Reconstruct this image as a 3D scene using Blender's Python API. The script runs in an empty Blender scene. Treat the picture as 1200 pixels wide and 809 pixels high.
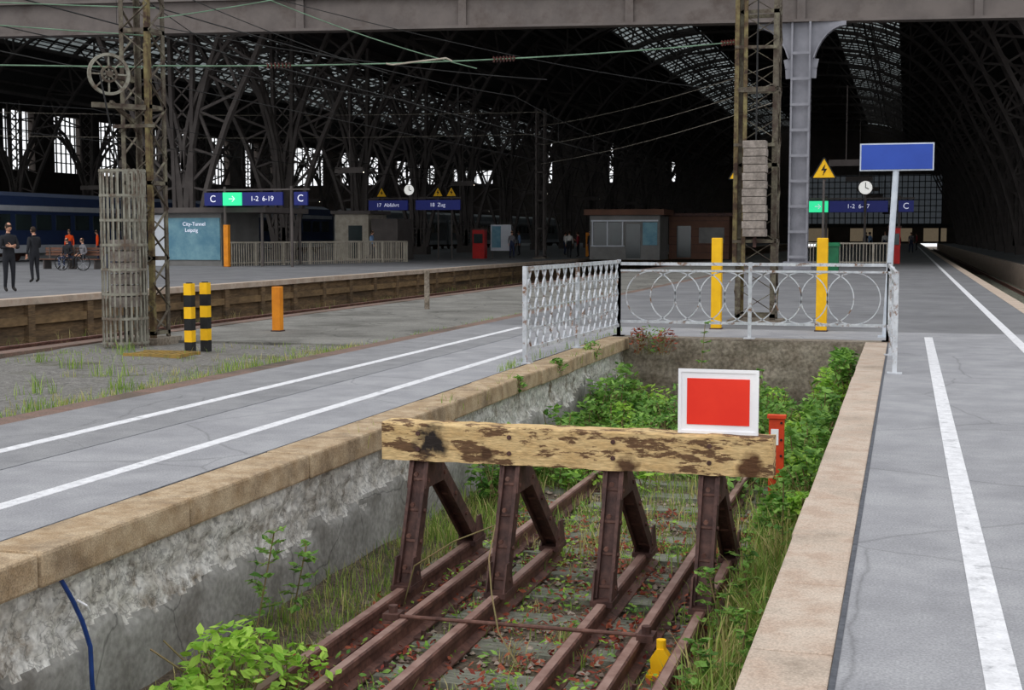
import bpy, bmesh, math, random
from mathutils import Vector, Matrix, noise
random.seed(7)
S=bpy.context.scene
COL=S.collection
# ------------------------------------------------------------------ materials
def lin(c):
    return tuple(((x/255)/12.92 if x/255<=0.04045 else (((x/255)+0.055)/1.055)**2.4) for x in c)+(1,)
def mat(name,c1,c2=None,scale=5,rough=.85,metal=0,bump=0,lo=.38,hi=.62,detail=6,mp=(1,1,1),stain=None,stscale=.6,stlo=.5,sthi=.7,island=False,fine=None,spec=.3,emit=None,estr=0,transl=0,spot=None,crack=None):
    m=bpy.data.materials.new(name); m.use_nodes=True
    nt=m.node_tree; N=nt.nodes; L=nt.links
    b=N['Principled BSDF']; b.inputs['Roughness'].default_value=rough; b.inputs['Metallic'].default_value=metal
    b.inputs['Specular IOR Level'].default_value=spec
    if c2 is None: c2=c1
    tc=N.new('ShaderNodeTexCoord'); mapn=N.new('ShaderNodeMapping'); mapn.inputs['Scale'].default_value=mp
    L.new(tc.outputs['Object'],mapn.inputs[0])
    ramp=N.new('ShaderNodeValToRGB'); ramp.color_ramp.elements[0].position=lo; ramp.color_ramp.elements[1].position=hi
    ramp.color_ramp.elements[0].color=lin(c1); ramp.color_ramp.elements[1].color=lin(c2)
    nz=N.new('ShaderNodeTexNoise'); nz.inputs['Scale'].default_value=scale; nz.inputs['Detail'].default_value=detail
    nz.inputs['Roughness'].default_value=.65
    L.new(mapn.outputs[0],nz.inputs['Vector'])
    if island:
        g=N.new('ShaderNodeNewGeometry'); L.new(g.outputs['Random Per Island'],ramp.inputs[0])
    else: L.new(nz.outputs['Fac'],ramp.inputs[0])
    out=ramp.outputs[0]
    if stain:
        n2=N.new('ShaderNodeTexNoise'); n2.inputs['Scale'].default_value=stscale; n2.inputs['Detail'].default_value=7; n2.inputs['Roughness'].default_value=.7
        L.new(mapn.outputs[0],n2.inputs['Vector'])
        r2=N.new('ShaderNodeValToRGB'); r2.color_ramp.elements[0].position=stlo; r2.color_ramp.elements[1].position=sthi
        L.new(n2.outputs['Fac'],r2.inputs[0])
        mx=N.new('ShaderNodeMixRGB'); L.new(r2.outputs[0],mx.inputs[0]); L.new(out,mx.inputs[1]); mx.inputs[2].default_value=lin(stain); out=mx.outputs[0]
    if crack:
        vo=N.new('ShaderNodeTexVoronoi'); vo.feature='DISTANCE_TO_EDGE'; vo.inputs['Scale'].default_value=crack[0]
        n5=N.new('ShaderNodeTexNoise'); n5.inputs['Scale'].default_value=crack[0]*2; n5.inputs['Detail'].default_value=5
        L.new(mapn.outputs[0],n5.inputs['Vector']); ad=N.new('ShaderNodeMixRGB'); ad.blend_type='ADD'; ad.inputs[0].default_value=crack[3]
        L.new(mapn.outputs[0],ad.inputs[1]); L.new(n5.outputs['Color'],ad.inputs[2]); L.new(ad.outputs[0],vo.inputs['Vector'])
        r5=N.new('ShaderNodeValToRGB'); r5.color_ramp.elements[0].position=0; r5.color_ramp.elements[1].position=crack[1]
        r5.color_ramp.elements[0].color=(crack[2],)*3+(1,); r5.color_ramp.elements[1].color=(1,1,1,1); L.new(vo.outputs['Distance'],r5.inputs[0])
        mx=N.new('ShaderNodeMixRGB'); mx.blend_type='MULTIPLY'; mx.inputs[0].default_value=1; L.new(out,mx.inputs[1]); L.new(r5.outputs[0],mx.inputs[2]); out=mx.outputs[0]
    if spot:
        for (sp,rad,sc) in spot:
            vm=N.new('ShaderNodeVectorMath'); vm.operation='DISTANCE'; L.new(tc.outputs['Object'],vm.inputs[0]); vm.inputs[1].default_value=sp
            n4=N.new('ShaderNodeTexNoise'); n4.inputs['Scale'].default_value=14; n4.inputs['Detail'].default_value=6; L.new(tc.outputs['Object'],n4.inputs['Vector'])
            ma=N.new('ShaderNodeMath'); ma.operation='MULTIPLY_ADD'; ma.inputs[1].default_value=rad*1.6; L.new(n4.outputs['Fac'],ma.inputs[0]); L.new(vm.outputs['Value'],ma.inputs[2])
            r4=N.new('ShaderNodeValToRGB'); r4.color_ramp.elements[0].position=rad*1.3; r4.color_ramp.elements[1].position=rad*1.9
            r4.color_ramp.elements[0].color=(1,1,1,1); r4.color_ramp.elements[1].color=(0,0,0,1); L.new(ma.outputs[0],r4.inputs[0])
            mx=N.new('ShaderNodeMixRGB'); L.new(r4.outputs[0],mx.inputs[0]); L.new(out,mx.inputs[1]); mx.inputs[2].default_value=lin(sc); out=mx.outputs[0]
    if fine:
        n3=N.new('ShaderNodeTexNoise'); n3.inputs['Scale'].default_value=fine[0]; n3.inputs['Detail'].default_value=3
        L.new(mapn.outputs[0],n3.inputs['Vector'])
        r3=N.new('ShaderNodeValToRGB'); r3.color_ramp.elements[0].position=.35; r3.color_ramp.elements[1].position=.65
        k=fine[1]; r3.color_ramp.elements[0].color=(1-k,1-k,1-k,1); r3.color_ramp.elements[1].color=(1,1,1,1)
        L.new(n3.outputs['Fac'],r3.inputs[0])
        mx=N.new('ShaderNodeMixRGB'); mx.blend_type='MULTIPLY'; mx.inputs[0].default_value=1
        L.new(out,mx.inputs[1]); L.new(r3.outputs[0],mx.inputs[2]); out=mx.outputs[0]
    L.new(out,b.inputs['Base Color'])
    if bump:
        bp=N.new('ShaderNodeBump'); bp.inputs['Strength'].default_value=bump; bp.inputs['Distance'].default_value=.03
        L.new(nz.outputs['Fac'],bp.inputs['Height']); L.new(bp.outputs[0],b.inputs['Normal'])
    if emit:
        b.inputs['Emission Color'].default_value=lin(emit); b.inputs['Emission Strength'].default_value=estr
    if transl:
        t=N.new('ShaderNodeBsdfTranslucent'); L.new(out,t.inputs[0]); ms=N.new('ShaderNodeMixShader'); ms.inputs[0].default_value=transl
        L.new(b.outputs[0],ms.inputs[1]); L.new(t.outputs[0],ms.inputs[2]); L.new(ms.outputs[0],N['Material Output'].inputs[0])
    return m
M={}
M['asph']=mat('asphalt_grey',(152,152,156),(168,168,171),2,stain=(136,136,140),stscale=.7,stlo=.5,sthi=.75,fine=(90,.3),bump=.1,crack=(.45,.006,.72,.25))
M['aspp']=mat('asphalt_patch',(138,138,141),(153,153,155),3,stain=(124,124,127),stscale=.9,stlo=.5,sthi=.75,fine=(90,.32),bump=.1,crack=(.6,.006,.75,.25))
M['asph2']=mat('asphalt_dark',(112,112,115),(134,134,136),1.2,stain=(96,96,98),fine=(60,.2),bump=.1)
M['asph3']=mat('asphalt_old',(114,112,107),(138,136,130),.8,stain=(88,86,80),fine=(40,.3),bump=.1,crack=(.7,.02,.6,.4))
M['paint']=mat('white_line_paint',(232,232,235),(212,212,215),12,stain=(168,168,172),stscale=7,stlo=.56,sthi=.68,fine=(80,.14))
M['gran']=mat('sandstone_coping',(172,146,114),(202,180,150),6,stain=(112,94,76),stscale=2.8,stlo=.49,sthi=.76,fine=(120,.42),bump=.35)
M['granr']=mat('pale_coping',(188,166,148),(210,194,178),4,stain=(158,142,126),stscale=2,fine=(120,.3),bump=.2)
M['kerb']=mat('kerb_red_stone',(140,112,100),(120,104,94),4,stain=(80,76,66),fine=(60,.4),bump=.3)
M['seam']=mat('tar_seam',(70,72,78),(96,98,104),20)
M['wallL']=mat('crumbling_plaster',(240,238,233),(202,197,188),5,stain=(138,124,106),stscale=3.2,stlo=.54,sthi=.68,fine=(26,.4),bump=1.2,crack=(6,.07,.55,.35))
M['wallS']=mat('smooth_pit_concrete',(176,174,169),(148,146,141),1.6,stain=(104,98,90),stscale=1.3,stlo=.47,sthi=.72,fine=(26,.3),bump=.4,crack=(1.1,.012,.5,.4))
M['conc']=mat('weathered_concrete',(128,116,102),(158,148,134),2.5,stain=(84,74,62),stscale=1.2,fine=(20,.4),bump=.5)
M['concd']=mat('brown_platform_wall',(132,108,80),(104,86,66),2,stain=(70,60,50),mp=(1,.4,3),fine=(10,.4),bump=.4)
M['brownedge']=mat('brown_weathered_timber_edge',(146,120,86),(112,92,68),2,mp=(1,.3,1),fine=(14,.3))
M['gravel']=mat('gravel_ground',(112,109,105),(148,145,140),14,stain=(96,95,76),stscale=1.1,stlo=.52,sthi=.66,fine=(70,.5),bump=.8)
M['ballast']=mat('track_ballast',(92,78,66),(128,114,100),14,fine=(40,.5),bump=1,stain=(82,80,50),stscale=1.4,stlo=.5,sthi=.7)
M['stone']=mat('ballast_stones',(106,90,80),(172,158,144),island=True,lo=0,hi=1)
M['rust']=mat('rusty_rail',(84,56,49),(122,86,75),8,rough=.65,fine=(40,.3),stain=(142,112,101),stscale=3,stlo=.6,sthi=.8)
M['railtop']=mat('rail_head',(156,128,118),(126,96,87),6,rough=.45)
M['rustd']=mat('dark_rusty_steel',(66,45,42),(98,69,62),7,rough=.65,bump=.3,fine=(30,.3))
M['sleeper']=mat('weathered_sleeper',(112,114,100),(148,148,134),6,mp=(1,6,1),fine=(30,.4),bump=.5)
M['beam']=mat('peeling_cream_beam',(226,196,144),(208,174,122),9,mp=(.5,1,2.0),stain=(112,84,60),stscale=6.5,stlo=.515,sthi=.55,fine=(38,.28),bump=.6,spot=[((-3.12,8.66,.08),.13,(44,37,34)),((-2.72,8.66,.0),.07,(84,60,42)),((-1.75,8.66,-.03),.08,(92,66,46)),((-.93,8.66,.0),.10,(96,66,44))])
M['white']=mat('sign_white',(248,248,250),(238,238,242),2,rough=.5)
M['red']=mat('sign_red',(240,58,36),(232,50,32),2,rough=.45)
M['orange']=mat('orange_red_post',(214,72,34),(196,60,30),6,rough=.6)
M['yel']=mat('yellow_post',(246,192,20),(232,176,18),4,rough=.55)
M['yelo']=mat('orange_yellow_post',(232,146,34),(212,128,30),4,rough=.55)
M['grate']=mat('ochre_grate',(158,128,62),(128,108,66),9,rough=.8)
M['blk']=mat('black_paint',(26,26,28),(40,40,40),5)
M['fence']=mat('worn_white_fence_paint',(204,207,212),(172,176,182),8,stain=(122,92,72),stscale=7,stlo=.54,sthi=.63,rough=.6)
M['polew']=mat('pale_pole',(206,212,220),(186,194,204),5,rough=.4)
M['blue']=mat('sign_blue',(46,78,172),(42,72,162),2,rough=.4)
M['blued']=mat('sign_blue_dark',(26,34,100),(26,34,94),2,rough=.4,emit=(30,40,120),estr=.22)
M['greens']=mat('exit_sign_green',(30,170,110),(30,170,110),2,emit=(60,230,160),estr=.9)
M['txt']=mat('sign_text_white',(235,235,240),(235,235,240),2,emit=(220,225,255),estr=.4)
M['mastL']=mat('mast_paint_rusty',(100,94,82),(66,53,46),6,stain=(130,126,106),stscale=5,rough=.8)
M['mastY']=mat('mast_paint_olive',(126,116,78),(84,66,48),6,stain=(62,46,38),stscale=4,stlo=.48,sthi=.6,rough=.8)
M['cage']=mat('cage_weathered',(144,142,130),(114,110,99),5,stain=(92,72,60),stscale=5,rough=.8)
M['slab']=mat('concrete_weights',(162,152,144),(132,123,116),5,fine=(30,.3),bump=.4)
M['girder']=mat('girder_paint',(112,104,100),(98,91,88),.6,stain=(86,76,71),stscale=.5,rough=.8)
M['column']=mat('column_paint',(142,142,149),(124,124,131),1,rough=.7)
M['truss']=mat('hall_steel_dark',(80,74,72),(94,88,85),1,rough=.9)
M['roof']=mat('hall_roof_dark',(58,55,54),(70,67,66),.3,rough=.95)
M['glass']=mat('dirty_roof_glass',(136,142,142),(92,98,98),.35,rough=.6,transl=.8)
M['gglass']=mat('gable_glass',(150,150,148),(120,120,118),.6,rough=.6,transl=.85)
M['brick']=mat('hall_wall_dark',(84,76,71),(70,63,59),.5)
M['mull']=mat('window_mullion',(60,60,60),(48,48,48),1)
M['wire']=mat('catenary_wire_verdigris',(120,150,126),(96,120,100),3)
M['wired']=mat('wire_dark',(50,50,50),(40,40,40),3)
M['insul']=mat('brown_insulator',(96,46,40),(78,36,32),3,rough=.3)
M['kiosk']=mat('kiosk_panel',(124,123,121),(108,107,105),1,rough=.7)
M['kioskb']=mat('kiosk_brown',(110,76,60),(92,64,51),1,rough=.7)
M['glz']=mat('dark_glazing',(50,62,62),(38,46,48),.6,rough=.1,spec=.6)
M['poster']=mat('poster_teal',(86,130,150),(120,160,172),1.2,rough=.6)
M['rail']=mat('beige_railing',(178,170,156),(156,148,134),3)
M['redbox']=mat('red_machine',(190,34,30),(174,28,28),2,rough=.5)
M['bin']=mat('green_bin',(34,106,70),(30,92,60),2,rough=.5)
M['trainb']=mat('train_blue',(46,62,100),(42,56,90),1,rough=.4)
M['trainw']=mat('train_white',(196,200,206),(182,186,194),1,rough=.4)
M['traing']=mat('train_grey',(126,132,136),(110,114,118),1,rough=.4)
M['grass']=mat('grass_green',(84,122,40),(170,192,98),island=True,lo=0,hi=1,rough=.7,transl=.35)
M['grassd']=mat('dry_grass',(150,146,86),(202,190,132),island=True,lo=0,hi=1,rough=.8,transl=.3)
M['leaf']=mat('leaf_green',(70,118,44),(148,190,90),island=True,lo=0,hi=1,rough=.55,transl=.35)
M['leafb']=mat('leaf_bright',(126,178,54),(186,220,96),island=True,lo=0,hi=1,rough=.5,transl=.4)
M['leafr']=mat('leaf_red_brown',(118,44,38),(166,92,64),island=True,lo=0,hi=1,rough=.7,transl=.2)
M['stem']=mat('plant_stem',(116,108,70),(136,116,84),5)
M['bcable']=mat('blue_cable',(40,70,140),(30,56,110),5,rough=.4)
M['skin']=mat('skin',(206,158,132),(196,146,122),5,rough=.6)
M['hair']=mat('hair_dark',(40,30,24),(56,42,32),30)
M['cblack']=mat('clothes_black',(30,31,36),(38,39,44),6)
M['cnavy']=mat('clothes_navy',(38,46,70),(46,54,80),6)
M['cblue']=mat('clothes_light_blue',(130,160,200),(116,146,186),6)
M['cor']=mat('safety_orange',(255,90,30),(250,80,24),6)
M['cgrey']=mat('clothes_grey',(120,118,122),(102,100,104),6)
M['cwhite']=mat('clothes_white',(216,214,210),(200,198,196),6)
M['cred']=mat('clothes_red',(160,50,60),(140,44,52),6)
M['shoe']=mat('shoes',(36,34,34),(50,46,44),6)
M['addlamp']=mat('added_lamp_glow',(240,240,230),emit=(255,246,226),estr=3)  # glow for the lamps added inside the hall
M['shop']=mat('shop_lights',(120,104,84),(90,80,70),.8,emit=(200,180,150),estr=.16)
M['facade']=mat('back_facade_glass',(92,96,100),(40,44,48),.35,rough=.3,emit=(124,132,140),estr=.14)  # low emission in the panes stands in for their lit grey
M['arches']=mat('yellow_logo',(250,190,30),emit=(255,190,30),estr=.9)
M['dialw']=mat('clock_dial',(240,240,236),emit=(250,250,245),estr=.5)
# ------------------------------------------------------------------ mesh builder
class MB:
    def __init__(s): s.v=[];s.f=[];s.m=[];s.mats=[]
    def mi(s,k):
        if k not in s.mats: s.mats.append(k)
        return s.mats.index(k)
    def add(s,vs,fs,k):
        o=len(s.v); s.v+= [tuple(p) for p in vs]; i=s.mi(k)
        for f in fs: s.f.append(tuple(o+j for j in f)); s.m.append(i)
    def box(s,a,b,k):
        x0,y0,z0=a;x1,y1,z1=b
        s.add([(x0,y0,z0),(x1,y0,z0),(x1,y1,z0),(x0,y1,z0),(x0,y0,z1),(x1,y0,z1),(x1,y1,z1),(x0,y1,z1)],
          [(0,3,2,1),(4,5,6,7),(0,1,5,4),(1,2,6,5),(2,3,7,6),(3,0,4,7)],k)
    def bar(s,p,q,w,h,k,up=(0,0,1)):
        p=Vector(p);q=Vector(q);d=(q-p)
        if d.length<1e-6: return
        d.normalize(); u=Vector(up)
        if abs(d.dot(u))>.98: u=Vector((0,1,0)) if abs(d.y)<.9 else Vector((1,0,0))
        sx=d.cross(u).normalized(); sz=sx.cross(d).normalized()
        a=sx*w/2;b=sz*h/2
        s.add([p-a-b,p+a-b,p+a+b,p-a+b,q-a-b,q+a-b,q+a+b,q-a+b],[(0,3,2,1),(4,5,6,7),(0,1,5,4),(1,2,6,5),(2,3,7,6),(3,0,4,7)],k)
    def cyl(s,p,q,r,k,n=12,r2=None):
        p=Vector(p);q=Vector(q);d=(q-p).normalized(); r2=r if r2 is None else r2
        u=Vector((0,0,1)) if abs(d.z)<.9 else Vector((1,0,0))
        sx=d.cross(u).normalized(); sz=d.cross(sx)*-1
        vs=[]
        for c,rr in((p,r),(q,r2)):
            for i in range(n):
                t=2*math.pi*i/n; vs.append(c+sx*math.cos(t)*rr+sz*math.sin(t)*rr)
        fs=[(i,(i+1)%n,n+(i+1)%n,n+i) for i in range(n)]+[tuple(range(n))[::-1],tuple(range(n,2*n))]
        s.add(vs,fs,k)
    def tube(s,pts,r,k,n=6):
        for a,b in zip(pts[:-1],pts[1:]): s.cyl(a,b,r,k,n)
    def ring(s,c,ax,r,w,h,k,n=24):
        c=Vector(c);ax=Vector(ax).normalized(); u=Vector((0,0,1)) if abs(ax.z)<.9 else Vector((1,0,0))
        e1=ax.cross(u).normalized(); e2=ax.cross(e1)
        P=[c+(e1*math.cos(2*math.pi*i/n)+e2*math.sin(2*math.pi*i/n))*r for i in range(n)]
        vs=[]
        for p in P:
            d=(p-c).normalized()
            vs+=[p-d*w/2-ax*h/2,p+d*w/2-ax*h/2,p+d*w/2+ax*h/2,p-d*w/2+ax*h/2]
        fs=[]
        for i in range(n):
            j=(i+1)%n
            for a in range(4):
                b=(a+1)%4; fs.append((4*i+a,4*i+b,4*j+b,4*j+a))
        s.add(vs,fs,k)
    def ext(s,pts,off,k):
        n=len(pts);o=Vector(off); vs=[Vector(p) for p in pts]+[Vector(p)+o for p in pts]
        s.add(vs,[tuple(range(n))[::-1],tuple(range(n,2*n))]+[(i,(i+1)%n,n+(i+1)%n,n+i) for i in range(n)],k)
    def sph(s,c,r,k,sc=(1,1,1),n=12,m=8):
        c=Vector(c);vs=[];fs=[]
        for j in range(m+1):
            ph=math.pi*j/m
            for i in range(n):
                t=2*math.pi*i/n
                vs.append(c+Vector((math.sin(ph)*math.cos(t)*r*sc[0],math.sin(ph)*math.sin(t)*r*sc[1],math.cos(ph)*r*sc[2])))
        for j in range(m):
            for i in range(n): fs.append((j*n+i,(j+1)*n+i,(j+1)*n+(i+1)%n,j*n+(i+1)%n))
        s.add(vs,fs,k)
    def build(s,name,smooth=False,bevel=0):
        me=bpy.data.meshes.new(name); me.from_pydata(s.v,[],s.f)
        for k in s.mats: me.materials.append(M[k])
        me.polygons.foreach_set('material_index',s.m)
        if smooth: me.polygons.foreach_set('use_smooth',[True]*len(s.f))
        me.update(); o=bpy.data.objects.new(name,me); COL.objects.link(o)
        if bevel:
            b=o.modifiers.new('bevel','BEVEL'); b.width=bevel; b.segments=2; b.limit_method='ANGLE'
        return o
def text(par,body,loc,size,k,rot=(math.pi/2,0,0),align='CENTER'):
    c=bpy.data.curves.new('lettering','FONT'); c.body=body; c.size=size; c.align_x=align; c.align_y='CENTER'; c.extrude=.004
    c.materials.append(M[k]); o=bpy.data.objects.new('lettering',c); COL.objects.link(o); o.location=loc; o.rotation_euler=rot
    if par: o.parent=par
    return o
# ------------------------------------------------------------------ ground / platforms
g=MB(); g.box((-200,-8,-1.6),(80,330,-1.12),'ballast'); g.build('ground_trackbed')
PE=19.4
p=MB()
p.box((-.195,-4,-1.12),(2.2,21.6,0),'asph')
p.box((-6.86,-4,-1.12),(-5.55,21.6,0),'aspp')
p.box((-5.55,-4,-1.12),(-5.53,21.6,-.001),'seam')
p.box((-5.53,-4,-1.12),(-4.23,21.6,0),'asph')
p.box((-4.23,PE+.4,-1.12),(-.195,21.6,0),'asph')
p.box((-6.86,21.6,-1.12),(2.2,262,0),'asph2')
p.build('platform_middle')
q=MB(); q.box((-11.2,17.5,-1.12),(-7.12,262,-.04),'asph3'); q.build('platform_disused')
q=MB()
n=60;m2=40
x0,x1,y0,y1=-11.2,-7.12,-4,17.5
vs=[];fs=[]
for j in range(n+1):
    for i in range(m2+1):
        x=x0+(x1-x0)*i/m2;y=y0+(y1-y0)*j/n
        vs.append((x,y,-.07+.035*noise.noise(Vector((x*1.3,y*1.3,0)))))
for j in range(n):
    for i in range(m2):
        a=j*(m2+1)+i; fs.append((a,a+1,a+m2+2,a+m2+1))
q.add(vs,fs,'gravel'); q.box((x0,y0,-1.12),(x1,y1,-.12),'gravel'); q.build('gravel_bed',True)
q=MB(); 
y=-4
while y<262:
    l=random.uniform(1.3,1.6)*(1 if y<60 else 5)
    q.box((-7.12,y,-1.12),(-6.86,y+l-.015,.0),'kerb'); y+=l
q.build('kerb_stones')
q=MB()
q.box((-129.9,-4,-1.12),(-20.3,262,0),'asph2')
q.box((-20.3,-4,-.14),(-19.9,262,.02),'granr')
q.box((-20.28,-4,-1.12),(-20.05,262,-.14),'concd')
q.box((-20.05,-4,-.62),(-19.95,262,-.42),'brownedge')
y=-4
while y<120:
    q.box((-20.06,y,-1.12),(-19.92,y+.25,-.14),'concd'); y+=2.4
q.build('platform_far_left')
q=MB(); q.box((-11.5,-4,-.16),(-11.2,262,-.03),'kerb'); q.box((-11.45,-4,-1.12),(-11.2,262,-.16),'concd'); q.build('kerb_track_side')
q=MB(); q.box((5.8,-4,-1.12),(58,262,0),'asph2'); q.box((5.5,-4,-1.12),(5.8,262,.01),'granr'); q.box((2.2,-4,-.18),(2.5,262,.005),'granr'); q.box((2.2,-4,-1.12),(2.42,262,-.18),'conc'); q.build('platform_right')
def line(x,ya,yb,w=.12):
    l=MB(); l.box((x-w/2,ya,.0),(x+w/2,yb,.004),'paint'); return l.build('white_platform_line')
line(.345,-4,20.6,.115); line(1.54,-4,200,.13); line(-4.78,-4,19.0,.11); line(-6.02,-4,21.0,.11)
c=MB(); 
ys=[-4,-2.5,-1,.5,2.1,3.8,5.34,6.73,8.34,9.9,11.4,12.9,14.4,15.9,17.4,19.4]
for a,b in zip(ys[:-1],ys[1:]):
    d=random.uniform(-.012,.012)
    c.box((-4.23,a+.006,-.17),(-3.88+d,b-.006,.004+random.uniform(-.004,.004)),'gran')
c.build('coping_left_stones',bevel=.018)
c=MB(); y=-4; 
while y<19.3:
    b=min(y+.98,19.4); c.box((-.515+random.uniform(-.006,.006),y+.004,-.17),(-.215,b-.004,.004),'granr'); y+=.98
c.build('coping_right_stones',bevel=.012)
c=MB(); c.box((-.215,-4,-.1),(-.193,PE,.003),'seam'); c.box((-4.24,-4,-.1),(-4.228,PE,.003),'seam'); c.build('tar_joint')
# pit walls
w=MB(); nx=620; nz=40; vs=[];fs=[];fr=[]
def upf(y,z): return max(0,min(1,(z+.58+.30*noise.noise(Vector((0,y*.8,3)))+.12*noise.noise(Vector((1,y*4,z*5)))+.05*noise.noise(Vector((4,y*13,z*13))))/.1))
for i in range(nx+1):
    for j in range(nz+1):
        y=-4+(PE+4)*i/nx; z=-1.14+(.97)*j/nz
        P=Vector((0,y,z)); d=noise.fractal(P*2.2,1,2,5)*.04
        up=upf(y,z)
        d=d*(.2+up*1.1)-up*.05+noise.noise(P*9)*.024*up+noise.noise(P*21)*.017*up
        if j==nz: d=-.02
        vs.append((-3.93+d,y,z))
for i in range(nx):
    for j in range(nz):
        a=i*(nz+1)+j; y=-4+(PE+4)*(i+.5)/nx; z=-1.14+.97*(j+.5)/nz
        (fr if upf(y,z)>.5 else fs).append((a,a+nz+1,a+nz+2,a+1))
w.add(vs,fs,'wallS'); k_=w.mi('wallL')
for f_ in fr: w.f.append(f_); w.m.append(k_)
w.box((-4.23,-4,-1.14),(-4.08,PE,-.17),'conc'); w.build('wall_pit_left',True)
w=MB(); w.box((-.55,-4,-1.14),(-.195,PE,-.17),'conc'); w.build('wall_pit_right')
w=MB(); vs=[];fs=[];nx=60;nz=24
for i in range(nx+1):
    for j in range(nz+1):
        x=-4.1+3.7*i/nx; z=-1.14+1.12*j/nz
        vs.append((x,PE+noise.fractal(Vector((x,0,z))*2.5,1,2,4)*.035,z))
for i in range(nx):
    for j in range(nz):
        a=i*(nz+1)+j; fs.append((a,a+nz+1,a+nz+2,a+1))
w.add(vs,fs,'conc'); w.box((-4.23,PE+.06,-1.14),(-.195,PE+.4,.0),'conc'); w.build('wall_pit_end')
gz=lambda x,y: -1.055+.035*noise.noise(Vector((x*2,y*2,0)))+.1*max(0,min(1,(abs(x+2.2)-1.2)/.45))
f=MB(); vs=[];fs=[];nx=40;ny=220
for j in range(ny+1):
    for i in range(nx+1):
        x=-3.95+3.42*i/nx;y=-4+(PE+4)*j/ny; vs.append((x,y,gz(x,y)))
for j in range(ny):
    for i in range(nx):
        a=j*(nx+1)+i; fs.append((a,a+1,a+nx+2,a+nx+1))
f.add(vs,fs,'ballast'); f.build('pit_floor_ballast',True)
st=MB()
for _ in range(6500):
    x=random.uniform(-3.5,-.9);y=4+ (random.random()**1.3)*12; r=random.uniform(.012,.03)
    c=Vector((x,y,gz(x,y)+r*.5)); R=[Vector((random.uniform(.6,1.2)*r,0,0)),Vector((0,random.uniform(.6,1.2)*r,0)),Vector((-random.uniform(.6,1.2)*r,0,0)),Vector((0,-random.uniform(.6,1.2)*r,0)),Vector((0,0,random.uniform(.5,1)*r)),Vector((0,0,-r*.6))]
    th=random.random()*6; rot=Matrix.Rotation(th,3,'Z')
    st.add([c+rot@v for v in R],[(0,1,4),(1,2,4),(2,3,4),(3,0,4),(1,0,5),(2,1,5),(3,2,5),(0,3,5)],'stone')
st.build('ballast_stones')
# ------------------------------------------------------------------ rails
def rail(b,x,ya,yb,zb):
    pr=[(-.065,0),(.065,0),(.065,.012),(.012,.03),(.012,.1),(.036,.108),(.036,.138),(.026,.145),(-.026,.145),(-.036,.138),(-.036,.108),(-.012,.1),(-.012,.03),(-.065,.012)]
    n=len(pr); vs=[(x+a,ya,zb+z) for a,z in pr]+[(x+a,yb,zb+z) for a,z in pr]
    b.add(vs,[(i,(i+1)%n,n+(i+1)%n,n+i) for i in range(n)]+[tuple(range(n)),tuple(range(2*n-1,n-1,-1))],'rust')
    b.box((x-.025,ya,zb+.1455),(x+.025,yb,zb+.147),'railtop')
t=MB()
for y in [(-3.6+i*.63) for i in range(37)]:
    dx=random.uniform(-.05,.05)
    t.box((-3.45+dx,y-.12,-1.13),(-.98+dx,y+.12,-1.022),'sleeper')
for x in(-2.95,-1.48): rail(t,x,-4,19.2,-1.022)
for x in(-2.95,-1.48):
    for i in range(37):
        y=-3.6+i*.63
        t.box((x-.14,y-.06,-1.022),(x+.14,y+.06,-1.005),'rustd'); t.cyl((x-.1,y,-1.01),(x-.1,y,-.97),.015,'rustd',6); t.cyl((x+.1,y,-1.01),(x+.1,y,-.97),.015,'rustd',6)
t.build('railway_track')
def simpletrack(xc,ya,yb,z=-1.05):
    t=MB(); y=ya
    while y<min(yb,90): t.box((xc-1.25,y,z-.07),(xc+1.25,y+.24,z),'sleeper'); y+=.7
    for s in(-.75,.75): rail(t,xc+s,ya,yb,z)
    t.build('railway_track')
simpletrack(-17.6,-4,258,-1.0); simpletrack(-13.4,-4,258,-1.0); simpletrack(4.0,-4,258,-1.0)
# ------------------------------------------------------------------ buffer stop
b=MB()
BX=[-3.22,-2.56,-1.84,-1.2]
for x in BX:
    rail(b,x,3.6,10.1,-1.022)
    zt=-.06; zr=-.875
    for s in(-.05,.05):
        b.bar((x+s,8.42,zr),(x+s,8.74,zt),.022,.10,'rustd',up=(0,1,0))
        b.bar((x+s,9.86,zr),(x+s,8.86,zt+.01),.022,.10,'rustd',up=(0,1,0))
    b.bar((x,8.42,zr),(x,8.74,zt),.10,.02,'rustd',up=(0,1,0))
    b.bar((x,9.86,zr),(x,8.86,zt+.01),.10,.02,'rustd',up=(0,1,0))
    for yy,l in((8.42,.22),(9.84,.26)):
        b.box((x-.075,yy-l/2,-.9),(x+.075,yy+l/2,-.862),'rustd')
        b.ext([(x-.066,yy-l/2,-.865),(x-.066,yy+l/2,-.865),(x-.066,yy+.05,-.68),(x-.066,yy-.04,-.68)],(.012,0,0),'rustd')
        b.ext([(x+.056,yy-l/2,-.865),(x+.056,yy+l/2,-.865),(x+.056,yy+.05,-.68),(x+.056,yy-.04,-.68)],(.012,0,0),'rustd')
    for k in range(4):
        z=-.8+k*.2; yy=8.42+(z-zr)/(zt-zr)*.32
        b.cyl((x-.075,yy,z),(x+.075,yy,z),.016,'rust',6)
        b.cyl((x,yy-.075,z+.05),(x,yy-.05,z+.05),.016,'rust',6)
        yy=9.86-(z-zr)/(zt-zr)*1.0
        b.cyl((x-.075,yy,z),(x+.075,yy,z),.016,'rust',6)
    b.ext([(x-.07,8.62,-.25),(x-.07,9.0,-.25),(x-.07,8.94,-.05),(x-.07,8.68,-.05)],(.012,0,0),'rustd')
    b.ext([(x+.058,8.62,-.25),(x+.058,9.0,-.25),(x+.058,8.94,-.05),(x+.058,8.68,-.05)],(.012,0,0),'rustd')
n=54; vs=[];fs=[]
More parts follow.
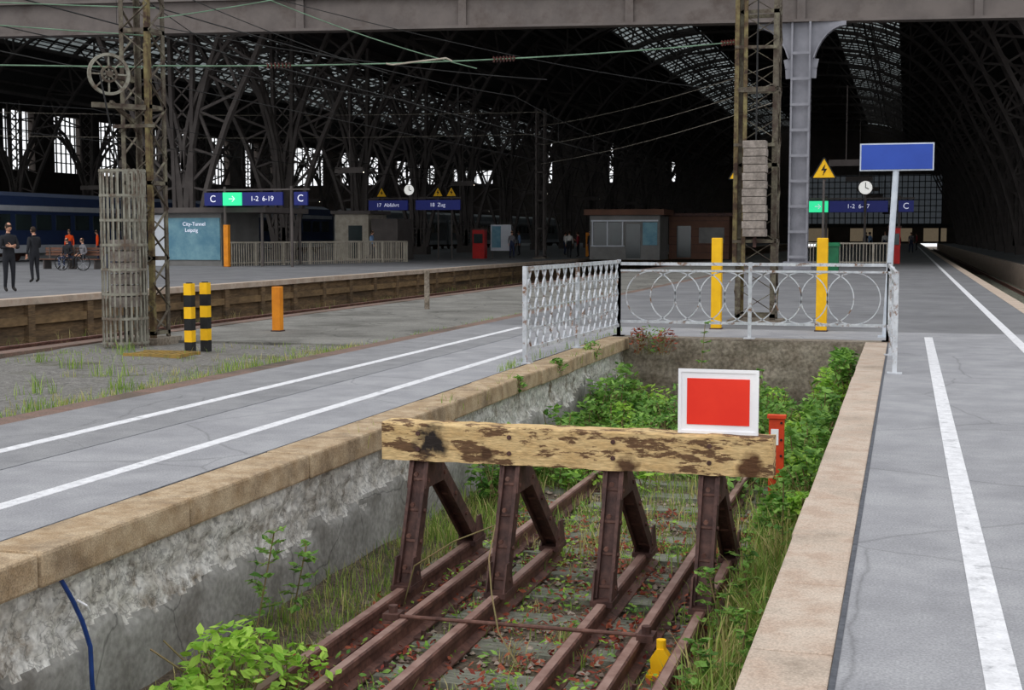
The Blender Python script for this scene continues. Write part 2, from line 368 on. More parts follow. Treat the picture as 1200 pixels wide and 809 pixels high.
for i in range(n+1):
    x=-3.49+2.70*i/n
    j=lambda s:noise.noise(Vector((x*4,s*7,0)))*.012+noise.noise(Vector((x*14,s*3,2)))*.007
    y0,y1,z0,z1=8.66,8.86,-.062-.0,.2
    vs+=[(x,y0+j(1),z0+j(2)),(x,y0+j(3),z1-.012+j(4)),(x,y0+.012,z1+j(4)),(x,y1-.012,z1+j(5)),(x,y1+j(6),z1-.012),(x,y1+j(6),z0+j(7))]
for i in range(n):
    for a in range(6):
        c=(a+1)%6; fs.append((6*i+a,6*i+6+a,6*i+6+c,6*i+c))
fs+=[(5,4,3,2,1,0),tuple(6*n+k for k in range(6))]
b.add(vs,[tuple(reversed(f)) for f in fs],'beam')
for x in BX:
    for dz in(.02,.13): b.cyl((x,8.648,dz),(x,8.67,dz),.016,'rustd',8)
b.build('buffer_stop')
r=MB(); r.cyl((-3.02,7.65,-.865),(-1.42,7.68,-.865),.013,'rust',8)
for x in(-3.02,-1.42):
    r.box((x-.05,7.6,-.885),(x+.05,7.73,-.845),'rustd'); r.cyl((x,7.66,-.86),(x,7.66,-.8),.03,'rustd',8)
r.build('gauge_tie_rod')
s=MB(); zb=.2
s.box((-1.42,8.74,zb),(-.895,8.752,zb+.425),'white')
s.box((-1.362,8.735,zb+.06),(-.953,8.7395,zb+.365),'red')
for zz in(zb,zb+.405): s.box((-1.42,8.732,zz),(-.895,8.74,zz+.02),'white')
for xx in(-1.42,-.915): s.box((xx,8.732,zb+.02),(xx+.02,8.74,zb+.405),'white')
for xx in(-1.30,-1.02): s.box((xx,8.752,zb-.0),(xx+.04,8.775,zb+.36),'rustd')
s.build('stop_board_sign')
s=MB(); X,Y=-1.12,12.6
s.box((X-.07,Y-.03,-1.08),(X+.07,Y+.03,-.2),'orange'); s.box((X-.05,Y-.036,-.45),(X+.02,Y-.03,-.3),'white'); s.box((X-.085,Y-.05,-.2),(X+.085,Y+.05,-.17),'orange')
for z in(-.24,-.4,-.55): s.cyl((X+.045,Y-.045,z),(X+.045,Y-.03,z),.012,'blk',6)
s.build('fouling_point_post')
s=MB(); X,Y=-1.3,7.45
s.ext([(X-.05,Y,-1.03),(X+.05,Y,-1.03),(X+.06,Y,-.93),(X+.02,Y,-.87),(X-.02,Y,-.87),(X-.06,Y,-.93)],(0,.07,0),'yel'); s.cyl((X,Y+.035,-.88),(X,Y+.035,-.82),.028,'yel',10); s.box((X-.08,Y-.02,-1.05),(X+.08,Y+.1,-1.02),'yel')
s.build('yellow_rail_contact')
s=MB(); s.tube([(-3.93,5.55,-.17),(-3.91,5.62,-.3),(-3.9,5.68,-.42),(-3.885,5.72,-.56),(-3.88,5.72,-.75),(-3.86,5.74,-1.0)],.012,'bcable',8); s.tube([(-3.9,5.64,-.3),(-3.86,5.66,-.33),(-3.87,5.7,-.37)],.006,'white',6); s.build('blue_cable')
# ------------------------------------------------------------------ fence
def fence(b,p0,p1,zt,zb=.22,panel=2.0,k='fence',style='rings'):
    p0=Vector(p0);p1=Vector(p1);d=p1-p0;L=d.length;d.normalize();nrm=Vector((-d.y,d.x,0))
    np_=max(1,round(L/panel))
    for i in range(np_+1):
        q=p0+d*L*i/np_; b.bar(q+Vector((0,0,.0)),q+Vector((0,0,zt+.03)),.05,.05,k,up=(0,1,0)); b.box((q.x-.08,q.y-.08,0),(q.x+.08,q.y+.08,.012),k)
    if style=='rings':
        for z,h in((zt,.045),(zt-.10,.03),(zb,.04)):
            b.bar(p0+Vector((0,0,z)),p1+Vector((0,0,z)),.035,h,k)
        R=(zt-.10-zb)/2; zc=zb+R; sp=R*.96; n=int((L-2*R)/sp); off=(L-n*sp)/2
        for i in range(n+1):
            c=p0+d*(off+i*sp)+Vector((0,0,zc)); b.ring(c,nrm,R-.01,.016,.016,k,32)
    else:
        for z,h in((zt,.05),(zb-.06,.045)):
            b.bar(p0+Vector((0,0,z)),p1+Vector((0,0,z)),.035,h,k)
        n=int(L/.29); H=zt-zb+.06; amp=.07
        for i in range(n):
            q=p0+d*(L*(i+.5)/n)
            for sg in(-1,1):
                pr=None
                for j in range(25):
                    t=j/24; c=q+d*(sg*amp*math.cos(t*math.pi*4))+Vector((0,0,zb-.06+H*t))
                    if pr: b.bar(pr,c,.022,.008,k,up=tuple(d))
                    pr=c
        for t in(.25,.5,.75): b.bar(p0+Vector((0,0,zb-.06+H*t)),p1+Vector((0,0,zb-.06+H*t)),.008,.014,k)
fb=MB(); fence(fb,(-4.27,15.1,0),(-4.10,19.65,0),1.11,style='wave'); fence(fb,(-4.10,19.65,0),(-.22,19.65,0),1.08); fence(fb,(-.09,15.1,0),(-.22,19.65,0),1.08); fb.build('pit_guard_fence')
s=MB(); s.cyl((-.27,20.5,0),(-.15,20.5,2.84),.045,'polew',14); s.box((-.66,20.44,2.46),(.34,20.452,2.82),'blue'); s.box((-.68,20.452,2.44),(.36,20.475,2.84),'polew'); s.box((-.37,20.4,0),(-.17,20.6,.02),'polew')
s.build('blue_station_sign')
def bollard(x,y,z0,z1,w,k):
    s=MB(); s.box((x-w/2,y-w/2,z0),(x+w/2,y+w/2,z1),k); s.box((x-w/2-.02,y-w/2-.02,z0),(x+w/2+.02,y+w/2+.02,z0+.02),'rustd'); s.build('yellow_post',bevel=.012)
bollard(-2.9,21.55,0,1.46,.16,'yel'); bollard(-1.25,21.5,0,1.46,.165,'yel'); bollard(-9.68,19.6,-.04,.68,.14,'yelo')
bollard(-31.0,57.5,0,2.0,.24,'yelo')
bollard(-21.45,92,0,1.7,.24,'yelo')
for x,y in((-9.17,15.95),(-9.13,16.3)):
    s=MB(); z=-.08; k=0
    while z<.86:
        s.box((x-.055,y-.055,z),(x+.055,y+.055,z+.155),'yel' if k%2 else 'blk'); z+=.157;k+=1
    s.cyl((x,y,z-.01),(x,y,z+.01),.045,'blk',8)
    s.build('striped_bollard')
s=MB(); s.cyl((-9.6,26.4,-.05),(-9.6,26.4,.72),.055,'conc',10); s.cyl((-9.6,26.4,.72),(-9.6,26.4,.76),.06,'conc',10); s.build('short_concrete_post')
s=MB()
for i in range(8): s.box((-9.72+i*.1,15.3,-.08),(-9.67+i*.1,15.75,-.035),'grate')
s.box((-9.76,15.26,-.08),(-8.93,15.3,-.03),'grate'); s.box((-9.76,15.75,-.08),(-8.93,15.79,-.03),'grate'); s.build('drain_grate')
# ------------------------------------------------------------------ masts
def mast(b,x,y,z0,z1,wx,wy,leg,step,ks,br=.03):
    kx=ks
    c=[(x-wx/2,y-wy/2),(x+wx/2,y-wy/2),(x+wx/2,y+wy/2),(x-wx/2,y+wy/2)]
    for i,(cx,cy) in enumerate(c):
        sx=1 if cx<x else -1; sy=1 if cy<y else -1; k=kx[i%len(kx)]
        b.box((min(cx,cx+sx*leg),cy-.006,z0),(max(cx,cx+sx*leg),cy+.006,z1),k); b.box((cx-.006,min(cy,cy+sy*leg),z0),(cx+.006,max(cy,cy+sy*leg),z1),k)
    z=z0+.15;i=0
    while z+step<z1:
        for j in range(4):
            a=c[j];d=c[(j+1)%4]
            if i%2: a,d=d,a
            b.bar((a[0],a[1],z),(d[0],d[1],z+step),br,.012,kx[0]); 
        if i%3==0:
            for j in range(4):
                a=c[j];d=c[(j+1)%4]; b.bar((a[0],a[1],z),(d[0],d[1],z),.012,br*1.6,kx[0])
        z+=step;i+=1
    b.box((x-wx/2-.12,y-wy/2-.12,z0-.1),(x+wx/2+.12,y+wy/2+.12,z0+.08),'conc')
b=MB(); mx,my=-10.6,17.25
mast(b,mx,my,-.06,9,.46,.44,.065,.36,['mastL','mastY','mastL','mastL'],.035)
wc=Vector((-10.62,16.42,3.72)); ax=Vector((.75,-.66,0)).normalized()
b.ring(wc,ax,.27,.04,.06,'cage',28); b.ring(wc,ax,.10,.03,.05,'mastL',20); b.cyl(wc-ax*.07,wc+ax*.07,.045,'mastL',10)
e2=Vector((0,0,1)); e1=ax.cross(e2)
for i in range(8):
    t=math.pi*2*i/8; b.bar(wc,wc+(e1*math.cos(t)+e2*math.sin(t))*.26,.02,.02,'cage')
b.bar(wc,(-10.6,17.0,3.7),.06,.08,'mastL'); b.bar((-10.65,16.5,3.35),(-10.6,17.0,3.1),.05,.05,'mastL'); b.bar((-10.82,16.3,3.3),(-10.36,16.9,3.3),.05,.07,'mastL')
b.cyl((-10.62,16.2,3.7),(-10.56,16.6,2.2),.012,'wired',6)
b.bar((-10.9,16.95,3.05),(-10.25,16.95,3.05),.06,.05,'mastL'); b.bar((-10.36,16.95,4.2),(-10.36,16.95,2.4),.05,.05,'mastY')
b.build('catenary_mast')
b=MB(); cx,cy=-10.53,16.55; R=.31
for i in range(26):
    t=2*math.pi*i/26; x=cx+R*math.cos(t); y=cy+R*math.sin(t); b.bar((x,y,-.06),(x,y,2.42),.028,.008,'cage',up=(math.cos(t),math.sin(t),0))
for k in range(8): b.ring((cx,cy,-.0+.342*k),(0,0,1),R+.006,.01,.035,'cage',30)
for k in range(6): b.cyl((cx,cy,.5+k*.16),(cx,cy,.64+k*.16),.2,'slab',18)
b.cyl((cx,cy,0),(cx,cy,2.4),.02,'wired',8)
b.build('weight_guard_cage')
b=MB(); mx,my=-2.42,23.0
mast(b,mx,my,0,9,.66,.5,.085,.42,['mastL','mastL','mastL','mastY'],.04)
b.cyl((mx+.02,22.45,3.15),(mx+.02,22.45,7.5),.012,'wired',6)
b.bar((mx-.3,22.6,3.9),(mx+.3,22.6,3.9),.06,.08,'mastL'); b.box((mx-.37,22.6,1.0),(mx-.30,22.70,9),'mastY'); b.box((mx-.22,22.6,1.0),(mx-.16,22.66,9),'mastY')
for k in range(5): b.bar((mx-.37,22.6,1.4+k*1.6),(mx+.3,22.72,1.4+k*1.6),.04,.05,'mastL')
b.build('catenary_mast')
b=MB(); z=1.48; k=0
while z<3.05:
    dx=random.uniform(-.012,.012); b.box((mx-.17+dx,22.22,z),(mx+.2+dx,22.55,z+.122),'slab'); z+=.131;k+=1
b.cyl((mx+.02,22.39,z-.02),(mx+.02,22.39,z+1.8),.014,'wired',6); b.cyl((mx+.02,22.39,1.3),(mx+.02,22.39,1.5),.03,'rustd',8)
b.build('tension_weights_stack',bevel=.012)
b=MB(); mast(b,-22.7,84,0,9.6,.62,.5,.1,.6,['truss'],.05); b.build('lattice_mast')
def sag(p,q,s,n=14): 
    p=Vector(p);q=Vector(q); return [p.lerp(q,i/n)-Vector((0,0,s*4*(i/n)*(1-i/n))) for i in range(n+1)]
def insul(b,p,q,n=7):
    p=Vector(p);q=Vector(q)
    for i in range(n):
        a=p.lerp(q,(i+.2)/n);c=p.lerp(q,(i+.6)/n); b.cyl(a,c,.05,'insul',10,.022)
b=MB()
L=(-10.4,17.2,3.92); Rr=(-2.7,22.8,4.72)
b.tube(sag(L,Rr,.12),.011,'wire'); b.tube(sag((-10.4,17.2,3.9),(-22,9,3.7),.05),.011,'wire')
pts=sag(L,Rr,.12,100)
for t in(17,54,96): insul(b,pts[t],pts[min(t+4,100)])
insul(b,(-13.2,15.3,3.83),(-13.6,15.0,3.83))
b.tube([pts[36],pts[37]+Vector((0,0,-.02)),pts[46]+Vector((0,0,.05)),pts[47]],.014,'rail',8)
b.tube(sag((-10.4,17.3,4.75),(-24,11,5.6),.2),.009,'wire'); b.tube(sag((-10.4,17.3,4.6),(-2.7,22.8,7.6),.3),.009,'wire')
b.tube(sag((-10.4,17.3,4.35),(-24,9,5.4),.15),.009,'wire'); b.tube(sag((-10.4,17.3,4.5),(-5.5,20.7,3.95),.1),.007,'wired')
b.tube(sag((-10.4,17.3,5.6),(-6.5,20.2,4.1),.15),.008,'wire'); b.tube(sag((-10.4,17.3,5.1),(-7.6,19.2,3.95),.06),.007,'wired')
b.tube(sag((-10.6,17.3,4.9),(-17.6,40,5.4),.2),.007,'wired'); b.tube(sag((-10.6,17.3,5.4),(-5,34,5.2),.2),.007,'wired')
b.build('catenary_cross_wires')
b=MB()
for x in(-17.6,-13.4,-30.5):
    for k in range(5):
        ya=-4+k*50; b.tube(sag((x,ya,6.4),(x,ya+50,6.4),.7),.013,'wired',5)
        for j in range(1,8):
            y=ya+50*j/8; zz=6.4-.7*4*(j/8)*(1-j/8); b.cyl((x,y,5.2),(x,y,zz),.005,'wired',4)
    b.cyl((x,-4,5.2),(x,246,5.2),.013,'wired',5)
for k in range(3): b.tube(sag((-22.7,84,8.5-k*1.2),(-5.4,60.1,9-k*.8),.3),.016,'rail',5)
b.tube(sag((-22.7,84,9.4),(-60,66,9),.3),.016,'rail',5); b.tube(sag((-22.7,84,8.0),(-60,66,7.6),.3),.016,'rail',5)
b.build('contact_wires')
# ------------------------------------------------------------------ girder + column
A=Vector((-41.1,54.0,0));B=Vector((4.94,61.7,0)); gd=(B-A).normalized(); gn=Vector((gd.y,-gd.x,0))
G0=A-gd*40;G1=B+gd*34
b=MB()
def gb(p,q,z0,z1,w,off,k): b.bar(p+gn*off+Vector((0,0,(z0+z1)/2)),q+gn*off+Vector((0,0,(z0+z1)/2)),w,z1-z0,k)
gb(G0,G1,10.75,12.1,.12,0,'girder'); gb(G0,G1,10.68,10.8,.7,0,'girder'); gb(G0,G1,12.1,12.22,.7,0,'girder'); 
gb(G0,G1,12.22,12.9,.08,-.1,'girder'); gb(G0,G1,12.9,13.0,.3,-.1,'girder')
Lg=(G1-G0).length; t=3
while t<Lg:
    q=G0+gd*t; b.bar(q+gn*.15+Vector((0,0,10.8)),q+gn*.15+Vector((0,0,12.1)),.35,.14,'girder',up=tuple(gn)); t+=7.4
b.build('hall_front_girder')
b=MB(); gb(G0,G1,13.0,27,.2,-.4,'gglass'); b.build('unseen_gable_glazing')  # unseen above the girder, added to limit sky light entering the hall
b=MB(); cx,cy=-4.55,60.1
b.box((cx-.42,cy-.3,0),(cx-.34,cy+.3,10.68),'column'); b.box((cx+.34,cy-.3,0),(cx+.42,cy+.3,10.68),'column'); b.box((cx-.34,cy-.05,0),(cx+.34,cy+.05,10.68),'column')
for z in [i*1.1+.5 for i in range(9)]: b.box((cx-.42,cy-.32,z),(cx+.42,cy-.28,z+.12),'column')
b.box((cx-.6,cy-.45,0),(cx+.6,cy+.45,.35),'column')
for sg in(1,-1):
    pts=[(cx+sg*.42,cy-.06,8.3)]
    for i in range(9):
        a=math.pi/2*i/8; pts.append((cx+sg*(.42+1.45*(1-math.cos(a))),cy-.06,8.3+2.38*math.sin(a)*.93))
    pts+= [(cx+sg*1.87,cy-.06,10.68),(cx+sg*.42,cy-.06,10.68)]
    b.ext(pts,(0,.1,0),'column')
    for a_,b_ in zip(pts[:9],pts[1:10]): b.bar(Vector(a_)+Vector((0,.05,0)),Vector(b_)+Vector((0,.05,0)),.45,.06,'column')
b.build('hall_front_column')
# ------------------------------------------------------------------ hall
def arc(cx,phi,off=0):
    a=23-off;h=22.3-off*1.05; c=math.cos(phi)
    return Vector((cx+math.copysign(abs(c)**.62,c)*a,0,h*math.sin(phi)))
YK=[64+12*i for i in range(17)]
b=MB(); NS=34
for cx,yy in [(-14,YK[:16]),(-60,YK[:14]),(32,YK[:10])]:
    for y in yy:
        prev=None
        for i in range(NS+1):
            ph=math.pi*i/NS; o=arc(cx,ph); n_=arc(cx,ph,.5+1.7*min(1,2*math.sin(ph))); o.y=n_.y=y
            if prev:
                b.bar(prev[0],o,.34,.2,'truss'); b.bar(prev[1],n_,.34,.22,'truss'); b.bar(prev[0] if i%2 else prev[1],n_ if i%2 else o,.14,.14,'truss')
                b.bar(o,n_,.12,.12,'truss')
            prev=(o,n_)
    for i in range(8,27,3):
        o=arc(cx,math.pi*i/NS,.9); b.bar((o.x,64,o.z),(o.x,yy[-1],o.z),.14,.3,'truss')
b.build('hall_arch_trusses')
b=MB()
for X in(-37,-83,9):
    for i,y in enumerate(YK[:16]):
        for sx in(-.45,.45):
            b.bar((X+sx,y,0),(X+sx*1.6,y,14.5),.2,.3,'truss',up=(0,1,0))
        z=.5
        while z<14: b.bar((X-.5,y,z),(X+.5,y,z+1),.08,.08,'truss'); b.bar((X+.5,y,z),(X-.5,y,z+1),.08,.08,'truss'); z+=1
        b.box((X-.8,y-.5,0),(X+.8,y+.5,.6),'truss')
        if i<15:
            y2=YK[i+1]; pr=None
            for j in range(13):
                t=j/12; yy=y+(y2-y)*t; zo=4.0+8.5*math.sin(math.pi*t)**.6; zi=zo-.9 if 0<j<12 else zo-2
                if pr:
                    b.bar((X,pr[0],pr[1]),(X,yy,zo),.2,.22,'truss',up=(1,0,0)); b.bar((X,pr[0],pr[2]),(X,yy,zi),.2,.18,'truss',up=(1,0,0)); b.bar((X,pr[0],pr[1]),(X,yy,zi),.1,.1,'truss',up=(1,0,0))
                pr=(yy,zo,zi)
            b.bar((X,y,14.5),(X,y2,14.5),.4,.5,'truss'); b.bar((X,y,12.6),(X,y2,14.5),.12,.12,'truss'); b.bar((X,y,14.5),(X,y2,12.6),.12,.12,'truss')
        for s in(-1,1):
            p_=Vector((X,y,5)); 
            for j in range(6):
                t=(j+1)/6; q_=Vector((X+s*5.5*t**2.2,y,5+9*t)); b.bar(p_,q_,.18,.22,'truss',up=(0,1,0)); p_=q_
b.build('hall_columns_and_braces')
b=MB(); NSEG=26; P0=math.radians(40)
for cx in(-14,-60,32):
    GL={-14:(7,8,9,10,15,16,17,18),-60:range(4,22),32:range(6,20)}[cx]  # side vaults glazed more widely, added to brighten trusses and floor
    for i in range(NSEG):
        a0=P0+(math.pi-2*P0)*i/NSEG;a1=P0+(math.pi-2*P0)*(i+1)/NSEG
        o0=arc(cx,a0,-.25);o1=arc(cx,a1,-.25); gl= i in GL
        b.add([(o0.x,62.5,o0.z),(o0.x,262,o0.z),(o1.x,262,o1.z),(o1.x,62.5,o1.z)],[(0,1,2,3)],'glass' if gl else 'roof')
        b.bar((o0.x,62.5,o0.z-.2),(o0.x,262,o0.z-.2),.12,.2,'truss')
        if gl:
            y=64
            while y<260: b.bar((o0.x,y,o0.z-.1),(o1.x,y,o1.z-.1),.1,.16,'truss'); y+=2
            for t in(.33,.66):
                m_=o0.lerp(o1,t); b.bar((m_.x,62.5,m_.z-.05),(m_.x,262,m_.z-.05),.06,.1,'truss')
o0=arc(0,P0,-.25)
for X in(-37,-83,9):
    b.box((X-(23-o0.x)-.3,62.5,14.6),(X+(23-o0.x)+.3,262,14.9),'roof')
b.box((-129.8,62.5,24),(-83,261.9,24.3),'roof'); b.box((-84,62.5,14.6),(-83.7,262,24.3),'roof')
b.box((54,62.5,14.6),(58,262,14.9),'roof')
b.build('ceiling_hall_roof')
b=MB(); b.box((-131,30,0),(-130,262,11.5),'brick'); b.box((-131,30,20.5),(-130,262,24),'brick')
y=30
while y<262:
    b.box((-131,y,11.5),(-129.8,y+5,20.5),'brick')
    for k in range(1,6): b.box((-130.5,y+5+k*1.25,11.5),(-130.3,y+5.16+k*1.25,20.5),'mull')
    for k in range(1,6): b.box((-130.5,y+5,11.5+k*1.5),(-130.3,y+12.5,11.66+k*1.5),'mull')
    y+=12.5
b.build('wall_left')
b=MB(); b.box((58,30,0),(59,262,15),'brick'); b.build('wall_right')
b=MB(); 
b.box((-131,262,0),(59,263,12),'brick'); b.box((-131,262,20),(59,263,26),'brick')
x=-131
while x<59:
    w=4 if x<-84 else (11.6 if x<-40 else 12.5)
    b.box((x,262,12),(x+w,263,20),'brick')
    if w<12:
        for k in range(1,7): b.box((x+w+k*1.2,262.3,12),(x+w+.15+k*1.2,262.5,20),'mull') if x+w+k*1.2<x+12.5 else None
        for k in range(1,5): b.box((x+w,262.3,12+k*1.6),(x+12.5,262.5,12.15+k*1.6),'mull')
    x+=12.5
b.build('wall_back')
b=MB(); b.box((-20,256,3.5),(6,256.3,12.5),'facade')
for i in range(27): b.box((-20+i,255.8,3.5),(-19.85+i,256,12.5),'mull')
for i in range(9): b.box((-20,255.8,3.5+i*1.1),(6,256,3.65+i*1.1),'mull')
b.box((-22,254,3.0),(8,256.3,3.5),'mull')
for x in(-18,-10,-3,3): b.box((x,256.5,.4),(x+4,256.8,2.8),'shop')
b.box((-20,256.3,0),(-19.6,261,12.5),'mull'); b.box((5.6,256.3,0),(6,261,12.5),'mull')
b.build('entrance_hall_facade')
b=MB()
def archM(cx,y,z,s):
    for sg in(-1,1):
        pts=[Vector((cx+sg*s*.5+ s*.5*math.cos(t),y,z+s*1.6*math.sin(t))) for t in [math.pi*i/12 for i in range(13)]]
        for a_,c_ in zip(pts[:-1],pts[1:]): b.bar(a_,c_,.2,s*.22,'arches',up=(0,1,0))
archM(-18.2,243,8.0,1.15); b.bar((-18.2,243.2,9),(-18.2,243.2,14),.1,.1,'mull'); b.build('illuminated_arches_sign')
b=MB()
for y in range(70,250,20):  # hanging lamps added to light the dark hall interior
    for x in(-3,-30,-60,12):
        b.cyl((x,y,5.2),(x,y,9.0),.03,'truss',6); b.box((x-.8,y-.12,5.0),(x+.8,y+.12,5.04),'addlamp'); b.box((x-.85,y-.15,5.04),(x+.85,y+.15,5.3),'truss')
        b.box((x-.85,y-.17,4.98),(x+.85,y-.13,5.06),'truss')
b.build('added_hall_lamps')
# ------------------------------------------------------------------ trains
def train(x,ya,yb,kb,kw):
    b=MB(); L=24.6; y=ya
    while y<yb:
        y2=min(y+L,yb)
        b.ext([(x-1.4,y,.5),(x+1.4,y,.5),(x+1.42,y,1.2),(x+1.4,y,3.1),(x+1.1,y,3.75),(x+.5,y,4.0),(x-.5,y,4.0),(x-1.1,y,3.75),(x-1.4,y,3.1),(x-1.42,y,1.2)],(0,y2-y-.5,0),kb)
        b.box((x+1.4,y+.3,2.9),(x+1.45,y2-.8,3.2),kw); b.box((x+1.4,y+.3,.5),(x+1.46,y2-.8,.95),kw)
        yy=y+1.5
        while yy<y2-2.5: b.box((x+1.4,yy,1.8),(x+1.46,yy+1.4,2.7),'glz'); yy+=1.9
        b.box((x+1.4,y+.4,.8),(x+1.47,y+1.2,2.8),kw)
        for q in(y+3,y2-4): 
            for dy in(0,2.2):
                for sx in(-.75,.75): b.cyl((x+sx-.06,q+dy-1,.46),(x+sx+.06,q+dy-1,.46),.46,'rustd',16)
            b.box((x-1,q-1.8,.3),(x+1,q+2,.6),'rustd')
        y+=L
    b.build('passenger_train')
train(-50,62,110,'trainb','trainw'); train(-50,116,190,'traing','trainw'); train(-68,66,140,'traing','trainw')
# ------------------------------------------------------------------ kiosks, signs, furniture
b=MB(); X,Y=-16.7,82.6
b.box((X-2.2,Y-1,0),(X+2.2,Y+2,2.75),'kiosk'); b.box((X-2.5,Y-1.3,2.75),(X+2.5,Y+2.3,3.1),'kioskb')
b.box((X-2.0,Y-1.05,.9),(X-.2,Y-1,2.3),'glz'); b.box((X+0.1,Y-1.05,.1),(X+1.0,Y-1,2.2),'glz'); b.box((X+1.15,Y-1.05,.9),(X+2.05,Y-1,2.3),'poster')
for k in(-2.05,-1.1,-.15): b.box((X+k,Y-1.1,.85),(X+k+.08,Y-1.0,2.35),'trainw')
b.box((X-2.1,Y-1.1,2.35),(X+2.1,Y-1.0,2.45),'trainw'); b.box((X-2.1,Y-1.1,.8),(X+0,Y-1.0,.88),'trainw')
b.build('platform_kiosk')
b=MB(); X,Y=-12.6,86
b.box((X-1.9,Y-1,0),(X+1.9,Y+3,2.7),'kioskb'); b.box((X-2.1,Y-1.2,2.7),(X+2.1,Y+3.2,2.9),'rustd'); b.box((X-1.4,Y-1.05,.1),(X-.5,Y-1,2.1),'glz'); b.box((X,Y-1.05,1.0),(X+1.6,Y-1,2.0),'kiosk')
for k in range(5): b.box((X-1.9,Y-1.03,.4+k*.5),(X+1.9,Y-.99,.44+k*.5),'rustd')
b.build('brown_station_hut')
b=MB(); X,Y=-34.0,60
b.box((X-1.9,Y-1,0),(X+1.9,Y+3,2.6),'kiosk'); b.box((X-2.3,Y-1.4,2.6),(X+4.5,Y+3.4,2.85),'truss'); b.box((X-1.0,Y-1.06,.3),(X+1.85,Y-1,2.35),'poster')
b.box((X-1.8,Y-1.08,0),(X-1.1,Y-1,2.5),'trainw'); b.box((X-1.1,Y-1.08,0),(X-1.02,Y-1,2.6),'truss')
b.cyl((X+4.2,Y-1.2,0),(X+4.2,Y-1.2,2.6),.07,'truss',8); b.cyl((X+4.2,Y+3,0),(X+4.2,Y+3,2.6),.07,'truss',8)
o=b.build('stair_cabin')
text(o,'City-Tunnel',(X+.45,Y-1.07,2.05),.26,'txt'); text(o,'Leipzig',(X+.3,Y-1.07,1.75),.26,'txt')
b=MB(); X,Y=-32.5,77; b.box((X-1.1,Y-1,0),(X+1.1,Y+2,2.8),'rail'); b.box((X-1.3,Y-1.2,2.8),(X+1.3,Y+2.2,3.0),'truss'); b.box((X-.2,Y-1.04,.1),(X+.7,Y-1,2.1),'glz'); b.box((X+1.3,Y-1,0),(X+3,Y+1.5,2.5),'truss'); b.build('lift_cabin')
b=MB()
def railing(p,q,h=1.15):
    p=Vector(p);q=Vector(q);n=int((q-p).length/.16)
    b.bar(p+Vector((0,0,h)),q+Vector((0,0,h)),.08,.08,'rail'); b.bar(p+Vector((0,0,.15)),q+Vector((0,0,.15)),.05,.05,'rail'); 
    for i in range(n+1):
        c=p.lerp(q,i/n); w=.1 if i%12==0 else .035; b.bar(c,c+Vector((0,0,h)),w,w,'rail',up=(0,1,0))
railing((-31.6,58.6,0),(-27.2,71.5,0)); railing((-27.2,71.5,0),(-31,72,0)); b.build('stairwell_railing')
b=MB(); railing((-5.5,70,0),(-.6,70,0),1.1); b.build('stairwell_railing')
def gantry(X,Y,z,k,spec,posts):
    b=MB(); T=[]; x=X
    x_end=X+sum(s[1] for s in spec)
    for bd,w,kk in spec:
        if kk: b.box((x,Y-.06,z),(x+w-.05,Y+.06,z+.62),kk); T.append((bd,x+w/2-.03,w))
        x+=w
    for px in posts: b.cyl((px,Y+.12,0),(px,Y+.12,z+.9),.07,'truss',8)
    b.bar((X,Y+.12,z+.75),(x_end,Y+.12,z+.75),.08,.08,'truss')
    o=b.build('platform_sign_gantry')
    for bd,tx,w in T: text(o,bd,(tx,Y-.07,z+.31),.46 if len(bd)<3 else .33,'txt')
gantry(-32.4,58.0,2.92,1,[('C',.98,'blued'),('→',1.03,'greens'),('1-2  6-19',2.15,'blued'),('',.55,None),('C',.73,'blued')],[-31.4,-27.9])
gantry(-5.3,76.6,2.78,1,[('→',1.15,'greens'),('1-2  6-17',3.2,'blued'),('',.5,None),('C',.85,'blued')],[-4.3,-.4])
gantry(-33,80,3.1,1,[('17  Abfahrt',2.7,'blued'),('',.5,None),('18  Zug',3.0,'blued')],[-30.1])
def clock(x,y,z,r):
    b=MB(); b.cyl((x,y,z),(x,y-.16,z),r,'truss',24); b.cyl((x,y-.16,z),(x,y-.17,z),r*.9,'dialw',24); b.bar((x,y-.18,z),(x,y-.18,z+r*.7),.04,.02,'blk',up=(0,1,0)); b.bar((x,y-.18,z),(x+r*.45,y-.18,z-r*.2),.05,.02,'blk',up=(0,1,0))
    b.cyl((x,y+.05,0),(x,y+.05,z),.07,'truss',8); b.build('platform_clock')
clock(-30.05,79.6,4.35,.36); clock(-2.2,76.2,4.1,.4)
def tri(x,y,z,s):
    b=MB(); h=s*.87
    b.ext([(x-s/2,y,z),(x+s/2,y,z),(x,y,z+h)],(0,.03,0),'yel')
    for a,c in(((x-s/2,z),(x+s/2,z)),((x+s/2,z),(x,z+h)),((x,z+h),(x-s/2,z))): b.bar((a[0],y-.01,a[1]),(c[0],y-.01,c[1]),s*.05,.02,'blk',up=(0,1,0))
    b.ext([(x+.05*s,y-.012,z+h*.68),(x-.12*s,y-.012,z+h*.38),(x,y-.012,z+h*.38),(x-.05*s,y-.012,z+h*.12),(x+.13*s,y-.012,z+h*.46),(x+.02*s,y-.012,z+h*.46)],(0,.01,0),'blk')
    b.cyl((x,y+.06,0),(x,y+.06,z+h*.5),.05,'truss',8); b.build('warning_triangle_sign')
tri(-3.32,57,3.85,.98); tri(-6.75,57,3.85,.95); tri(-32.2,80.2,3.95,.7); tri(-28.4,80.2,3.95,.7); tri(-27.5,80.2,3.95,.7)
b=MB(); b.box((-26.9,82.6,0),(-26.1,83.2,1.85),'redbox'); b.box((-26.8,82.55,1.0),(-26.2,82.6,1.6),'glz'); b.box((-26.95,82.55,1.85),(-26.05,83.25,1.95),'rustd'); b.build('ticket_machine')
b=MB(); b.box((-26.1,84,.5),(-24.7,84.1,2.2),'trainw'); b.box((-26,83.95,.7),(-25.4,84,2.1),'poster')
